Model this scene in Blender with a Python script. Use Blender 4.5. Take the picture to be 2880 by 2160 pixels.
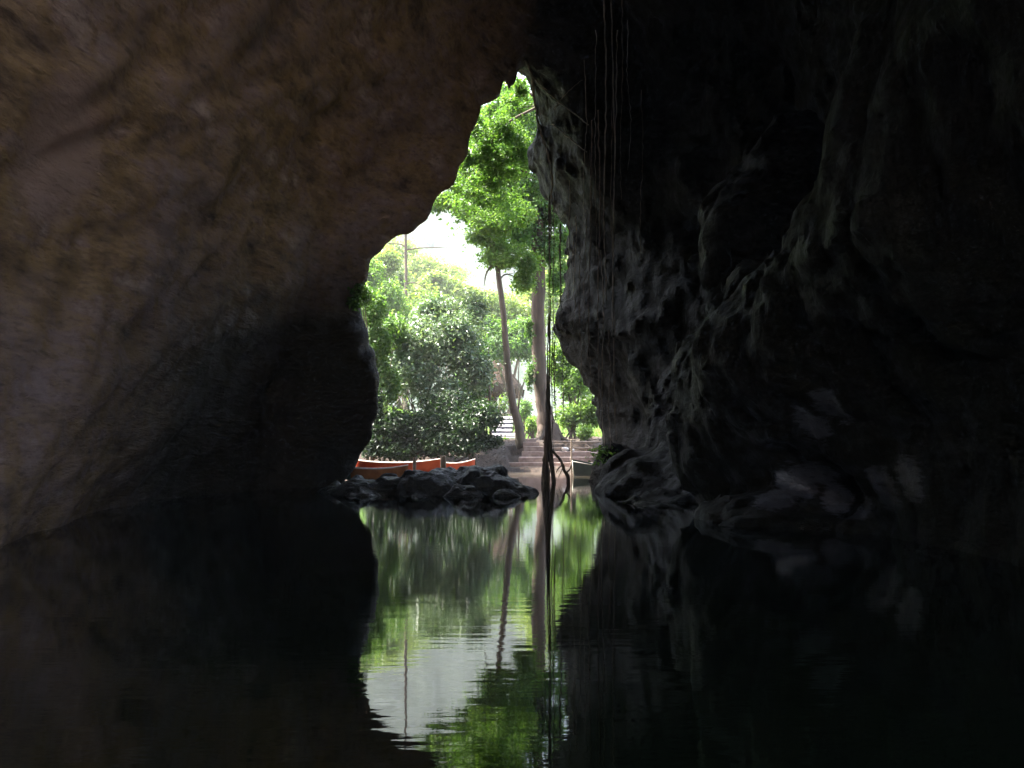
import bpy, math, random
import numpy as np
from mathutils import Vector, Matrix
from mathutils.bvhtree import BVHTree

for o in list(bpy.data.objects):
    bpy.data.objects.remove(o)
SC = bpy.context.scene
COL = SC.collection
R = math.radians

# ------------------------------------------------------------------ camera
EYE = 1.2            # metres above the water, sitting in a boat
cam_d = bpy.data.cameras.new('camera'); cam = bpy.data.objects.new('camera', cam_d); COL.objects.link(cam)
cam.location = (0, 0, EYE); cam.rotation_euler = (R(90), 0, 0)
cam_d.sensor_width = 36; cam_d.lens = 36 * 1000 / 1024
cam_d.shift_y = 52 / 1024
cam_d.clip_start = 0.05; cam_d.clip_end = 3000
SC.camera = cam

# ------------------------------------------------------------------ sky, sun, exposure
SUN_EL, SUN_AZ = 60, 290      # azimuth clockwise from +Y (high on the left, slightly ahead)
w = bpy.data.worlds.new('World'); SC.world = w; w.use_nodes = True
nt = w.node_tree; nt.nodes.clear()
out = nt.nodes.new('ShaderNodeOutputWorld'); bg = nt.nodes.new('ShaderNodeBackground'); sky = nt.nodes.new('ShaderNodeTexSky')
sky.sky_type = 'NISHITA'; sky.sun_disc = False
sky.sun_elevation = R(SUN_EL); sky.sun_rotation = R(SUN_AZ)
sky.dust_density = 4.0; sky.air_density = 1.0; sky.ozone_density = 1.0
bg.inputs['Strength'].default_value = 0.15
nt.links.new(sky.outputs[0], bg.inputs['Color']); nt.links.new(bg.outputs[0], out.inputs['Surface'])
w.cycles.sampling_method = 'MANUAL'; w.cycles.sample_map_resolution = 512
sl = bpy.data.lights.new('sun', 'SUN'); so = bpy.data.objects.new('sun', sl); COL.objects.link(so)
sl.energy = 4.5; sl.angle = R(0.5); sl.color = (1, 0.95, 0.86)
sd = Vector((math.sin(R(SUN_AZ)) * math.cos(R(SUN_EL)), math.cos(R(SUN_AZ)) * math.cos(R(SUN_EL)), math.sin(R(SUN_EL))))
so.rotation_euler = sd.to_track_quat('Z', 'Y').to_euler(); so.location = sd * 60
SC.view_settings.view_transform = 'Standard'; SC.view_settings.look = 'None'
SC.view_settings.gamma = 1; SC.view_settings.exposure = 3.0
SC.view_settings.use_curve_mapping = False
SC.cycles.max_bounces = 8; SC.cycles.diffuse_bounces = 5; SC.cycles.glossy_bounces = 4
SC.cycles.transmission_bounces = 4; SC.cycles.use_denoising = True
SC.cycles.sample_clamp_indirect = 4.0; SC.cycles.caustics_reflective = False

# ------------------------------------------------------------------ helpers
def P(px, py, d):
    """point that stands d metres ahead, seen at (px,py) of a 1024x768 view"""
    return Vector(((px - 512) * d / 1000.0, d, EYE + (436 - py) * d / 1000.0))

def _hash(ix, iy, iz, seed):
    h = (ix.astype(np.int64) * 374761393 + iy.astype(np.int64) * 668265263 + iz.astype(np.int64) * 2147483647 + seed * 1274126177) & 0xFFFFFFFF
    h = ((h ^ (h >> 13)) * 1274126177) & 0xFFFFFFFF
    h = (h ^ (h >> 16)) & 0xFFFFFFFF
    h = (h * 2246822519) & 0xFFFFFFFF
    h = h ^ (h >> 15)
    return (h & 0xFFFF).astype(np.float32) / 32767.5 - 1.0

def vnoise(x, y, z, seed=0):
    x0 = np.floor(x); y0 = np.floor(y); z0 = np.floor(z)
    fx = (x - x0).astype(np.float32); fy = (y - y0).astype(np.float32); fz = (z - z0).astype(np.float32)
    ux = fx * fx * fx * (fx * (fx * 6 - 15) + 10); uy = fy * fy * fy * (fy * (fy * 6 - 15) + 10); uz = fz * fz * fz * (fz * (fz * 6 - 15) + 10)
    x0 = x0.astype(np.int64); y0 = y0.astype(np.int64); z0 = z0.astype(np.int64)
    def c(a, b, d): return _hash(x0 + a, y0 + b, z0 + d, seed)
    x00 = c(0,0,0) * (1-ux) + c(1,0,0) * ux; x10 = c(0,1,0) * (1-ux) + c(1,1,0) * ux
    x01 = c(0,0,1) * (1-ux) + c(1,0,1) * ux; x11 = c(0,1,1) * (1-ux) + c(1,1,1) * ux
    return (x00 * (1-uy) + x10 * uy) * (1-uz) + (x01 * (1-uy) + x11 * uy) * uz

def mesh_obj(name, verts, faces, mat, parent=None, smooth=True):
    me = bpy.data.meshes.new(name)
    verts = np.asarray(verts, dtype=np.float32)
    if isinstance(faces, np.ndarray):
        k = faces.shape[1]; nf = len(faces)
        me.vertices.add(len(verts)); me.vertices.foreach_set('co', verts.ravel())
        me.loops.add(nf * k); me.loops.foreach_set('vertex_index', faces.astype(np.int32).ravel())
        me.polygons.add(nf); me.polygons.foreach_set('loop_start', np.arange(0, nf * k, k, dtype=np.int32))
        me.polygons.foreach_set('loop_total', np.full(nf, k, dtype=np.int32))
        me.update(calc_edges=True); me.validate()
    else:
        me.from_pydata([tuple(v) for v in verts], [], [tuple(f) for f in faces]); me.update()
    me.polygons.foreach_set('use_smooth', np.full(len(me.polygons), smooth))
    if mat: me.materials.append(mat)
    o = bpy.data.objects.new(name, me); COL.objects.link(o)
    if parent is not None:
        o.parent = parent
        o.matrix_parent_inverse = Matrix.Translation(-Vector(parent.location))
    return o

def tag(o, label, cat, group=None):
    o['label'] = label; o['category'] = cat
    if group: o['group'] = group
    return o
def thing(name, label, cat, loc, group=None):
    e = bpy.data.objects.new(name, None); COL.objects.link(e); e.location = loc; e.empty_display_size = .2
    return tag(e, label, cat, group)
def struct(o): o['kind'] = 'structure'; return o

class MB:
    def __init__(s): s.v = []; s.f = []
    def add(s, vs, fs):
        b = len(s.v); s.v += [tuple(v) for v in vs]; s.f += [tuple(i + b for i in f) for f in fs]
    def tube(s, pts, rad, n=8, jit=0.0, rng=random):
        pts = [Vector(p) for p in pts]; rings = []; b = len(s.v); up = None
        for i, p in enumerate(pts):
            t = (pts[min(i + 1, len(pts) - 1)] - pts[max(i - 1, 0)]).normalized()
            if up is None: up = t.orthogonal().normalized()
            up = (up - t * up.dot(t)).normalized(); side = t.cross(up)
            r = rad[i] if hasattr(rad, '__len__') else rad
            for k in range(n):
                a = 2 * math.pi * k / n; rr = r * (1 + rng.uniform(-jit, jit))
                s.v.append(tuple(p + up * math.cos(a) * rr + side * math.sin(a) * rr))
        for i in range(len(pts) - 1):
            for k in range(n):
                s.f.append((b + i*n + k, b + i*n + (k+1) % n, b + (i+1)*n + (k+1) % n, b + (i+1)*n + k))
        s.f.append(tuple(b + k for k in range(n))[::-1]); e = b + (len(pts) - 1) * n
        s.f.append(tuple(e + k for k in range(n)))
    def box(s, x0, x1, y0, y1, z0, z1, bev=0.0, jit=0.0, rng=random):
        j = lambda: rng.uniform(-jit, jit)
        b = bev
        vs = []
        for z, q in ((z0, b), (z0 + b, 0), (z1 - b, 0), (z1, b)) if b else ((z0, 0), (z1, 0)):
            for x, y in ((x0 + q, y0 + q), (x1 - q, y0 + q), (x1 - q, y1 - q), (x0 + q, y1 - q)):
                vs.append((x + j(), y + j(), z + j()))
        L = len(vs) // 4; fs = [(3, 2, 1, 0), (L*4-4, L*4-3, L*4-2, L*4-1)]
        for i in range(L - 1):
            for k in range(4): fs.append((i*4+k, i*4+(k+1) % 4, (i+1)*4+(k+1) % 4, (i+1)*4+k))
        s.add(vs, fs)
    def build(s, name, mat, parent=None, smooth=True): return mesh_obj(name, s.v, s.f, mat, parent, smooth)

def smooth_path(pts, k=6):
    """Catmull-Rom through (x,y,z) or (x,y,z,r) tuples"""
    P_ = [np.array(p, dtype=float) for p in pts]; P_ = [2*P_[0]-P_[1]] + P_ + [2*P_[-1]-P_[-2]]; out = []
    for i in range(1, len(P_) - 2):
        for j in range(k):
            t = j / k; a, b, c, d = P_[i-1:i+3]
            out.append(.5*((2*b) + (-a+c)*t + (2*a-5*b+4*c-d)*t*t + (-a+3*b-3*c+d)*t**3))
    out.append(P_[-2]); return out

# ------------------------------------------------------------------ materials
def mat_new(name):
    m = bpy.data.materials.new(name); m.use_nodes = True; n = m.node_tree; n.nodes.clear()
    o = n.nodes.new('ShaderNodeOutputMaterial'); p = n.nodes.new('ShaderNodeBsdfPrincipled')
    n.links.new(p.outputs[0], o.inputs['Surface']); return m, n, p, o
def N(n, t, **kw):
    x = n.nodes.new(t)
    for k, v in kw.items():
        if k in x.inputs: x.inputs[k].default_value = v
        else: setattr(x, k, v)
    return x
def ramp(n, src, stops, interp='LINEAR'):
    r = n.nodes.new('ShaderNodeValToRGB'); r.color_ramp.interpolation = interp
    el = r.color_ramp.elements
    while len(el) < len(stops): el.new(.5)
    for e, (p, c) in zip(el, stops):
        e.position = p; e.color = (c[0], c[1], c[2], 1) if hasattr(c, '__len__') else (c, c, c, 1)
    n.links.new(src, r.inputs[0]); return r.outputs[0]
def mixc(n, fac, a, b, mode='MIX'):
    m = n.nodes.new('ShaderNodeMix'); m.data_type = 'RGBA'; m.blend_type = mode
    for s, v in ((m.inputs[0], fac), (m.inputs[6], a), (m.inputs[7], b)):
        if hasattr(v, 'links'): n.links.new(v, s)
        elif hasattr(v, '__len__'): s.default_value = (*v, 1)
        else: s.default_value = v
    return m.outputs[2]
def math_(n, op, a, b=None, clamp=False):
    m = n.nodes.new('ShaderNodeMath'); m.operation = op; m.use_clamp = clamp
    for s, v in ((m.inputs[0], a), (m.inputs[1], b)):
        if v is None: continue
        if hasattr(v, 'links'): n.links.new(v, s)
        else: s.default_value = v
    return m.outputs[0]
def coord(n, scale=(1,1,1), rot=(0,0,0), kind='Object'):
    t = n.nodes.new('ShaderNodeTexCoord'); m = n.nodes.new('ShaderNodeMapping')
    m.inputs['Scale'].default_value = scale; m.inputs['Rotation'].default_value = rot
    if kind == 'World':
        g = n.nodes.new('ShaderNodeNewGeometry'); n.links.new(g.outputs['Position'], m.inputs[0])
    else: n.links.new(t.outputs[kind], m.inputs[0])
    return m.outputs[0]
def noise(n, vec, scale, detail=6, rough=.55, out='Fac'):
    x = N(n, 'ShaderNodeTexNoise'); x.inputs['Scale'].default_value = scale; x.inputs['Detail'].default_value = detail
    x.inputs['Roughness'].default_value = rough
    n.links.new(vec, x.inputs['Vector']); return x.outputs[out]
def bump(n, h, strength, dist, p, prev=None):
    b = n.nodes.new('ShaderNodeBump'); b.inputs['Strength'].default_value = strength; b.inputs['Distance'].default_value = dist
    n.links.new(h, b.inputs['Height'])
    if prev is not None: n.links.new(prev, b.inputs['Normal'])
    if p is not None: n.links.new(b.outputs[0], p.inputs['Normal'])
    return b.outputs[0]

WET_GLINTS = [(774,497,.3),(797,484,.34),(818,472,.3),(838,497,.26),(862,510,.22),(884,490,.34),(908,480,.3),(812,424,.3),(832,404,.3)]   # glints on the right wall, painted in paler and given a glossy coat
WET_GLINT_N = []
def rock_material():
    m, n, p, o = mat_new('cave_limestone')
    c = coord(n, kind='World'); cs = coord(n, (1, .35, 1.6), (R(-27), 0, 0), 'World')
    sx = N(n, 'ShaderNodeSeparateXYZ'); n.links.new(c, sx.inputs[0])
    big = noise(n, c, .35, 5, .6); mid = noise(n, cs, 1.5, 8, .62); fine = noise(n, cs, 7, 7, .65); mot = noise(n, c, 2.6, 6, .6)
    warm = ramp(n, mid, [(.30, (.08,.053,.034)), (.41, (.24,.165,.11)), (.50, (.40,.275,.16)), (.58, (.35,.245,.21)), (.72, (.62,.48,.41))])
    warm = mixc(n, ramp(n, big, [(.42, 0), (.62, 1)]), warm, mixc(n, .65, warm, (.28,.22,.24)))
    warm = mixc(n, ramp(n, mot, [(.45, 0), (.7, .7)]), warm, (.31,.205,.085))
    warm = mixc(n, ramp(n, fine, [(.3, .55), (.5, 0)]), warm, (.06,.045,.04))
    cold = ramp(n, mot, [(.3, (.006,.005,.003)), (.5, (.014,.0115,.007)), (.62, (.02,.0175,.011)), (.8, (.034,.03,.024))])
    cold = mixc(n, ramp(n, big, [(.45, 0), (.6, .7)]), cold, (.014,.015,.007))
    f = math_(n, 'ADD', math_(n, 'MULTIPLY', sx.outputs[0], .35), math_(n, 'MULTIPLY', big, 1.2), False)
    shade_tint = math_(n, 'MULTIPLY', math_(n, 'MULTIPLY', math_(n, 'SUBTRACT', sx.outputs[1], 12.0), .16, True), math_(n, 'SUBTRACT', 1.5, math_(n, 'MULTIPLY', math_(n, 'SUBTRACT', sx.outputs[2], math_(n, 'MULTIPLY', math_(n, 'SUBTRACT', sx.outputs[1], 9.0), .2)), .5), True))  # shade on the lower left wall, painted as darker rock towards the mouth
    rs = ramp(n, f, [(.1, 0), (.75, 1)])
    side = math_(n, 'MAXIMUM', rs, math_(n, 'MULTIPLY', shade_tint, .95))
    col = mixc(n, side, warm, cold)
    # pale flowstone patch on the left wall
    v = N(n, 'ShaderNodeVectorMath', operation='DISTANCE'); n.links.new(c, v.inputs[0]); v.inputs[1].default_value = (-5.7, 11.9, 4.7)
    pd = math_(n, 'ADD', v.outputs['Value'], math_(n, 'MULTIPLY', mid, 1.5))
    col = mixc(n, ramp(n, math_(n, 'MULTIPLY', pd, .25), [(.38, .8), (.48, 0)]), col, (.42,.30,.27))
    n.links.new(col, p.inputs['Base Color'])
    n.links.new(ramp(n, math_(n, 'ADD', math_(n, 'MULTIPLY', mot, 1.0), math_(n, 'MULTIPLY', side, -.22)), [(.2, .45), (.5, .9)]), p.inputs['Roughness'])
    n.links.new(math_(n, 'ADD', math_(n, 'MULTIPLY', rs, .06), .08), p.inputs['Specular IOR Level'])
    # film of water on the rock just above the river
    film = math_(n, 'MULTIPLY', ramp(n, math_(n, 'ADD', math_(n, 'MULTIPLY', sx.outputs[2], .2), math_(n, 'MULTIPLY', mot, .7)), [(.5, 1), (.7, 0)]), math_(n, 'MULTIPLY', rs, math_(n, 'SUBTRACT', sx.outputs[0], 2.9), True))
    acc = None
    for (a_, b_, l_) in WET_GLINTS:
        v = N(n, 'ShaderNodeVectorMath', operation='DISTANCE'); n.links.new(c, v.inputs[0]); WET_GLINT_N.append(v)
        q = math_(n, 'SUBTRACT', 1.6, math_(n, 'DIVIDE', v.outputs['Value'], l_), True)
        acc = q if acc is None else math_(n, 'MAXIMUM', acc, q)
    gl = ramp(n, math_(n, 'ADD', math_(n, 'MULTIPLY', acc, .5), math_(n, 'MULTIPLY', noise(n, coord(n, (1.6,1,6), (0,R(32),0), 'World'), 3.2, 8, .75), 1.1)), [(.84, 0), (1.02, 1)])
    film = math_(n, 'MAXIMUM', math_(n, 'MULTIPLY', film, .15), gl)  # water film together with the painted glint spots
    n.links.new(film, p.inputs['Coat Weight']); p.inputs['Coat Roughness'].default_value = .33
    n.links.new(mixc(n, math_(n, 'MULTIPLY', gl, .85), col, (.10,.10,.12)), p.inputs['Base Color']); p.inputs['Coat IOR'].default_value = 1.6  # glint spots painted bluish grey into the rock colour
    h = math_(n, 'ADD', math_(n, 'MULTIPLY', mid, 1.0), math_(n, 'MULTIPLY', fine, .6))
    vo = N(n, 'ShaderNodeTexVoronoi'); vo.feature = 'DISTANCE_TO_EDGE'; vo.inputs['Scale'].default_value = 1.7
    wv_ = N(n, 'ShaderNodeVectorMath', operation='ADD'); n.links.new(cs, wv_.inputs[0]); nv = N(n, 'ShaderNodeTexNoise'); nv.inputs['Scale'].default_value = 1.4; n.links.new(c, nv.inputs['Vector']); n.links.new(nv.outputs['Color'], wv_.inputs[1]); n.links.new(wv_.outputs[0], vo.inputs['Vector'])
    h = math_(n, 'ADD', h, math_(n, 'MULTIPLY', noise(n, c, 22, 5, .7), .14))
    h = math_(n, 'ADD', h, math_(n, 'MULTIPLY', ramp(n, vo.outputs['Distance'], [(0, 0), (.12, 1)]), math_(n, 'MULTIPLY', rs, .10)))
    h = math_(n, 'ADD', h, math_(n, 'MULTIPLY', noise(n, c, 4.5, 9, .72), math_(n, 'ADD', math_(n, 'MULTIPLY', rs, .7), .45)))
    bump(n, h, 1.0, .2, p); n.links.new(bump(n, h, .35, .1, None), p.inputs['Coat Normal'])
    return m

def simple_rock(name, a, b, dark, rough=(.3,.7), scale=3, bd=.06):
    m, n, p, o = mat_new(name); c = coord(n, kind='World')
    t = noise(n, c, scale, 8, .65); t2 = noise(n, c, scale*4, 6, .6)
    col = ramp(n, t, [(.3, dark), (.5, a), (.7, b)]); col = mixc(n, ramp(n, t2, [(.35,.6),(.55,0)]), col, dark)
    n.links.new(col, p.inputs['Base Color']); n.links.new(ramp(n, t2, [(.3, rough[0]), (.7, rough[1])]), p.inputs['Roughness'])
    bump(n, math_(n, 'ADD', t, math_(n, 'MULTIPLY', t2, .35)), .9, bd, p); return m

def bark(name, a, b, stretch=(9, 9, 1.2), rough=.85):
    m, n, p, o = mat_new(name); c = coord(n, stretch, kind='World')
    t = noise(n, c, 1.0, 8, .65); t2 = noise(n, coord(n, kind='World'), 1.3, 5, .6)
    col = ramp(n, t, [(.3, a), (.65, b)]); col = mixc(n, ramp(n, t2, [(.5,0),(.7,.5)]), col, (.05,.06,.03))
    n.links.new(col, p.inputs['Base Color']); p.inputs['Roughness'].default_value = rough
    bump(n, t, .8, .03, p); return m

def leafm(name, a, b, c, rough=.45, trans=.45, spec=.5):
    m, n, p, o = mat_new(name)
    g = n.nodes.new('ShaderNodeNewGeometry')
    col = ramp(n, g.outputs['Random Per Island'], [(0, a), (.55, b), (1, c)])
    t = noise(n, coord(n, kind='World'), .9, 4, .5)
    col = mixc(n, ramp(n, t, [(.4, 0), (.6, .55)]), col, a)
    n.links.new(col, p.inputs['Base Color']); p.inputs['Roughness'].default_value = rough; p.inputs['Specular IOR Level'].default_value = spec
    tr = n.nodes.new('ShaderNodeBsdfTranslucent'); n.links.new(mixc(n, 1.0, col, (1.5, 1.7, .5), 'MULTIPLY'), tr.inputs['Color'])
    mx = n.nodes.new('ShaderNodeMixShader'); mx.inputs[0].default_value = trans
    n.links.new(p.outputs[0], mx.inputs[1]); n.links.new(tr.outputs[0], mx.inputs[2]); n.links.new(mx.outputs[0], o.inputs['Surface'])
    return m

def plain(name, a, b, rough=.6, scale=6, bd=.004, stretch=(1,1,1), spec=.5):
    m, n, p, o = mat_new(name); c = coord(n, stretch, kind='World'); t = noise(n, c, scale, 7, .65)
    n.links.new(ramp(n, t, [(.35, a), (.65, b)]), p.inputs['Base Color']); p.inputs['Roughness'].default_value = rough
    p.inputs['Specular IOR Level'].default_value = spec
    bump(n, t, .6, bd, p); return m

M = {}
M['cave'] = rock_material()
M['islet'] = simple_rock('wet_rock', (.012,.011,.008), (.035,.032,.022), (.005,.004,.003), (.3,.8), 4, .08)
M['bark_big'] = bark('bark_brown', (.045,.03,.022), (.14,.095,.068))
M['bark_lean'] = bark('bark_grey', (.05,.036,.027), (.17,.125,.095))
M['bark_pale'] = bark('bark_pale', (.2,.17,.13), (.42,.37,.3))
M['root_dark'] = bark('root_dark', (.035,.025,.018), (.17,.125,.085), (25,25,3))
M['root_pale'] = bark('root_pale', (.09,.08,.06), (.26,.22,.17), (25,25,3))
M['l_deep'] = leafm('leaf_deep', (.035,.08,.025), (.075,.15,.045), (.15,.25,.08))
M['l_mid'] = leafm('leaf_mid', (.055,.12,.032), (.11,.2,.055), (.2,.3,.11))
M['l_bright'] = leafm('leaf_bright', (.085,.16,.035), (.16,.26,.06), (.28,.38,.14), trans=.45)
M['l_silver'] = leafm('leaf_silver', (.09,.16,.085), (.2,.28,.18), (.42,.48,.38), rough=.3, trans=.2, spec=.8)
M['l_pale'] = leafm('leaf_pale', (.14,.2,.06), (.24,.3,.12), (.36,.4,.2), trans=.4)
M['l_dark'] = leafm('leaf_dark', (.010,.025,.010), (.022,.05,.016), (.04,.085,.02), trans=.2)
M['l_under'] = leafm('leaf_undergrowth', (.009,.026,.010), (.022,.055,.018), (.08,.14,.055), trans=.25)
M['step_low'] = plain('worn_concrete', (.25,.185,.16), (.46,.36,.32), .85, 5, .01)
M['step_hi'] = plain('pale_concrete', (.5,.48,.5), (.72,.7,.7), .8, 5, .01)
M['riser_shadow'] = plain('shadow_gap_riser', (.03,.03,.05), (.09,.09,.12), .9, 14, .02)  # dark colour stands for the shadow gaps under the overhanging treads
M['red'] = plain('red_paint', (.5,.06,.02), (.72,.12,.035), .35, 3, .002)
M['cream'] = plain('cream_paint', (.5,.47,.4), (.75,.72,.65), .5, 5, .002)
M['wood'] = plain('wet_wood', (.10,.06,.035), (.24,.15,.09), .7, 5, .005, (1,6,6))
M['wood_pale'] = plain('weathered_wood', (.2,.15,.11), (.36,.28,.21), .8, 5, .006, (6,6,1))
M['orange_hull'] = plain('orange_wood', (.3,.1,.03), (.45,.19,.07), .5, 4, .003)
M['teal'] = plain('dark_teal_paint', (.015,.035,.032), (.04,.07,.065), .45, 4, .002)
M['teal_light'] = plain('faded_teal_paint', (.09,.16,.14), (.18,.26,.23), .5, 4, .002)
M['thatch'] = plain('thatch', (.022,.011,.006), (.07,.036,.016), .95, 3, .05, (8,8,1))
M['hut_wood'] = plain('orange_timber', (.30,.14,.04), (.5,.26,.09), .7, 4, .01, (5,5,1))
M['white_stone'] = plain('white_stone', (.6,.58,.55), (.8,.78,.75), .8, 8, .01)

# ------------------------------------------------------------------ surface nets
def surface_nets(F, org, h):
    nx, ny, nz = F.shape; S = F < 0
    cnt = np.zeros((nx-1, ny-1, nz-1), np.int8)
    for a in (0,1):
        for b in (0,1):
            for c in (0,1): cnt += S[a:nx-1+a, b:ny-1+b, c:nz-1+c]
    act = np.argwhere((cnt > 0) & (cnt < 8)); idx = np.full(cnt.shape, -1, np.int64)
    idx[act[:,0], act[:,1], act[:,2]] = np.arange(len(act))
    acc = np.zeros((len(act), 3)); num = np.zeros(len(act))
    corners = [(a,b,c) for a in (0,1) for b in (0,1) for c in (0,1)]
    for ca in corners:
        for ax in range(3):
            if ca[ax]: continue
            cb = list(ca); cb[ax] = 1
            fa = F[act[:,0]+ca[0], act[:,1]+ca[1], act[:,2]+ca[2]]; fb = F[act[:,0]+cb[0], act[:,1]+cb[1], act[:,2]+cb[2]]
            cr = (fa < 0) != (fb < 0); t = np.where(cr, fa / np.where(cr, fa - fb, 1), 0)
            q = np.tile(np.array(ca, float), (len(act),1)); q[:,ax] += t
            acc += q * cr[:,None]; num += cr
    V = (act + acc / num[:,None]) * h + np.array(org)
    faces = []
    for ax in range(3):
        o1, o2 = (ax+1) % 3, (ax+2) % 3
        sl0 = [slice(None)]*3; sl1 = [slice(None)]*3; sl0[ax] = slice(0,-1); sl1[ax] = slice(1,None)
        A = S[tuple(sl0)]; B = S[tuple(sl1)]
        e = np.argwhere(A != B); ok = (e[:,o1] > 0) & (e[:,o2] > 0) & (e[:,o1] < F.shape[o1]-1) & (e[:,o2] < F.shape[o2]-1); e = e[ok]
        ins = A[e[:,0], e[:,1], e[:,2]]
        def cell(d1, d2):
            q = e.copy(); q[:,o1] += d1; q[:,o2] += d2; return idx[q[:,0], q[:,1], q[:,2]]
        f = np.stack([cell(-1,-1), cell(0,-1), cell(0,0), cell(-1,0)], 1)
        f[~ins] = f[~ins][:, ::-1]; faces.append(f)
    Fc = np.concatenate(faces); return V, Fc[(Fc >= 0).all(1)]

def poly_sdf(poly, X, Z):
    """negative inside"""
    d = np.full(X.shape, 1e9); inside = np.zeros(X.shape, bool); n = len(poly)
    for i in range(n):
        ax, az = poly[i]; bx, bz = poly[(i+1) % n]; ex, ez = bx-ax, bz-az
        t = np.clip(((X-ax)*ex + (Z-az)*ez) / (ex*ex+ez*ez+1e-12), 0, 1)
        d = np.minimum(d, (X-ax-t*ex)**2 + (Z-az-t*ez)**2)
        if abs(bz-az) > 1e-9:
            c = ((az > Z) != (bz > Z)) & (X < ex*(Z-az)/ez + ax); inside ^= c
    return np.where(inside, -1, 1) * np.sqrt(d)

# ------------------------------------------------------------------ the cave
def px2m(pts, d, dx=0, dz=0): return [((x-512)*d/1000+dx, EYE+(436-y)*d/1000+dz) for x, y in pts]
LEFT = [(523,60),(507,74),(503,90),(493,98),(482,101),(478,116),(467,136),(464,158),(454,171),(444,188),(432,206),(426,218),(418,222),(408,232),(394,241),
        (378,255),(370,262),(363,279),(357,294),(362,318),(368,332),(377,352),(381,372),(380,392),(379,412),(370,435),(356,458),(337,484),(330,520)]
RIGHT = [(523,60),(527,80),(532,91),(536,104),(538,113),(535,127),(531,145),(526,153),(527,169),(535,185),(546,207),(555,222),(564,230),(567,270),(566,298),
         (560,312),(553,317),(554,332),(566,348),(572,365),(581,390),(590,408),(596,440),(597,470),(597,520)]
B = -2.8
L24 = px2m(LEFT, 24); R28 = px2m(RIGHT, 28)
R24 = px2m(RIGHT, 24, .6)
R24 = [(x + .9 * min(1, max(0, (9.5 - z) / 3)), z) for x, z in R24]
L28 = px2m(LEFT, 28, -.9, .3)
KEYS = {
 -17: [(-7,B),(-7.5,2),(-6.5,7),(-3,9),(2,9),(4,8),(5,6),(6,2),(6,B)],
 -13: [(-7,B),(-7.5,2),(-6.5,7),(-3,11),(2,12.5),(5,10),(6.5,6),(7,2),(6.6,B)],
 -11: [(-7,B),(-7.5,2),(-6.5,7),(-3,11),(2,12.5),(9,11.5),(15,11),(15,6),(15,2),(15,B)],
 -2: [(-6.8,B),(-7.1,2),(-6.4,6),(-4,10),(1,13),(9,11),(15,10.5),(15,6),(15,2),(15,B)],
 0: [(-6.8,B),(-7.1,2),(-6.4,6),(-4,10),(1,13),(3,13.5),(5,9),(5.4,5),(5.6,0),(5.6,B)],
 7.5: [(-5.9,B),(-6.1,1.5),(-6.1,3.5),(-5.4,6),(-3.9,9),(-1,12.5),(1,14),(2.8,13.5),(3.4,10),(3.1,6),(3.1,4.6),(3.6,3),(4.5,1.6),(5.0,0),(5.0,B)],
 10: [(-5.4,B),(-5.5,1),(-5.7,3),(-5.1,5.5),(-3.6,8.5),(-.8,12),(1,14),(2.8,13),(4.1,8),(3.9,6),(3.3,4.3),(3.0,3.1),(3.6,2.2),(4.5,1.2),(4.8,0),(4.8,B)],
 13: [(-6.2,B),(-6.1,-.3),(-5.6,.9),(-5.45,2.2),(-5.4,4),(-4.3,7),(-2.1,10.5),(0,13),(1.5,13.6),(3.5,12),(4.6,8),(4.8,5.5),(4.2,4),(3.2,3.2),(2.9,2.2),(3.5,1.2),(4.4,.3),(4.6,B)],
 15.5: [(-6.7,B),(-6.5,0),(-5.9,1.3),(-5.5,2.8),(-5.3,4),(-4.2,7),(-2.1,10),(0,12.2),(1.4,13),(3.6,12),(5.2,9),(5.8,6.5),(5.2,4.5),(3.6,3.6),(2.75,2.6),(2.7,1.4),(3.3,.2),(3.5,B)],
 19.5: [(-6.5,B),(-6.4,.3),(-5.8,2),(-5.2,4),(-4.3,6.4),(-2.7,8.8),(-.8,10.8),(.5,11.8),(2.4,11.8),(4.8,10),(5.6,6),(5.0,3),(3.6,1.2),(2.9,0),(2.9,B)],
 22: [(-5.8,B),(-5.7,.5),(-5.2,2.4),(-4.7,4),(-4.3,5.5),(-3.4,7.0),(-1.6,9.2),(-.3,10.8),(.8,11.4),(2.0,10.9),(3.6,9),(4.1,6),(3.9,3),(3.0,1.2),(2.5,0),(2.4,B)],
 24: [(L24[-1][0]-.2, B)] + L24[::-1] + R24[1:] + [(R24[-1][0], B)],
 28: [(L28[-1][0]-.2, B)] + L28[::-1] + R28[1:] + [(R28[-1][0], B)],
 30: [(-6.4,B),(-6.2,0),(-6.0,4),(-5.4,7),(-3.4,10),(-.4,12.2),(.8,12.4),(1.6,10),(2.2,6),(2.5,3),(3.0,1),(3.1,B)],
 34: [(-9,B),(-8,4),(-7,8),(-4,13),(0,16),(2.5,15),(4,10),(5,6),(5.6,2),(6,B)],
}
H = .11
X0, Y0, Z0 = -13.5, -17.0, -2.2
xs = np.arange(X0, 13.5, H); ys = np.arange(Y0, 33.6, H); zs = np.arange(Z0, 17.6, H)
GX, GZ = np.meshgrid(xs, zs, indexing='ij')
kk = sorted(KEYS); KS = {k: poly_sdf(KEYS[k], GX, GZ) for k in kk}
F = np.empty((len(xs), len(ys), len(zs)), np.float32)
for j, y in enumerate(ys):
    i = max(0, min(len(kk)-2, next((q for q in range(len(kk)-1) if kk[q+1] >= y), len(kk)-2)))
    t = min(1, max(0, (y - kk[i]) / (kk[i+1] - kk[i]))); t2 = t*t*(3-2*t); t = .5*t + .5*t2
    F[:, j, :] = -(KS[kk[i]] * (1-t) + KS[kk[i+1]] * t)       # rock is negative
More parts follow.
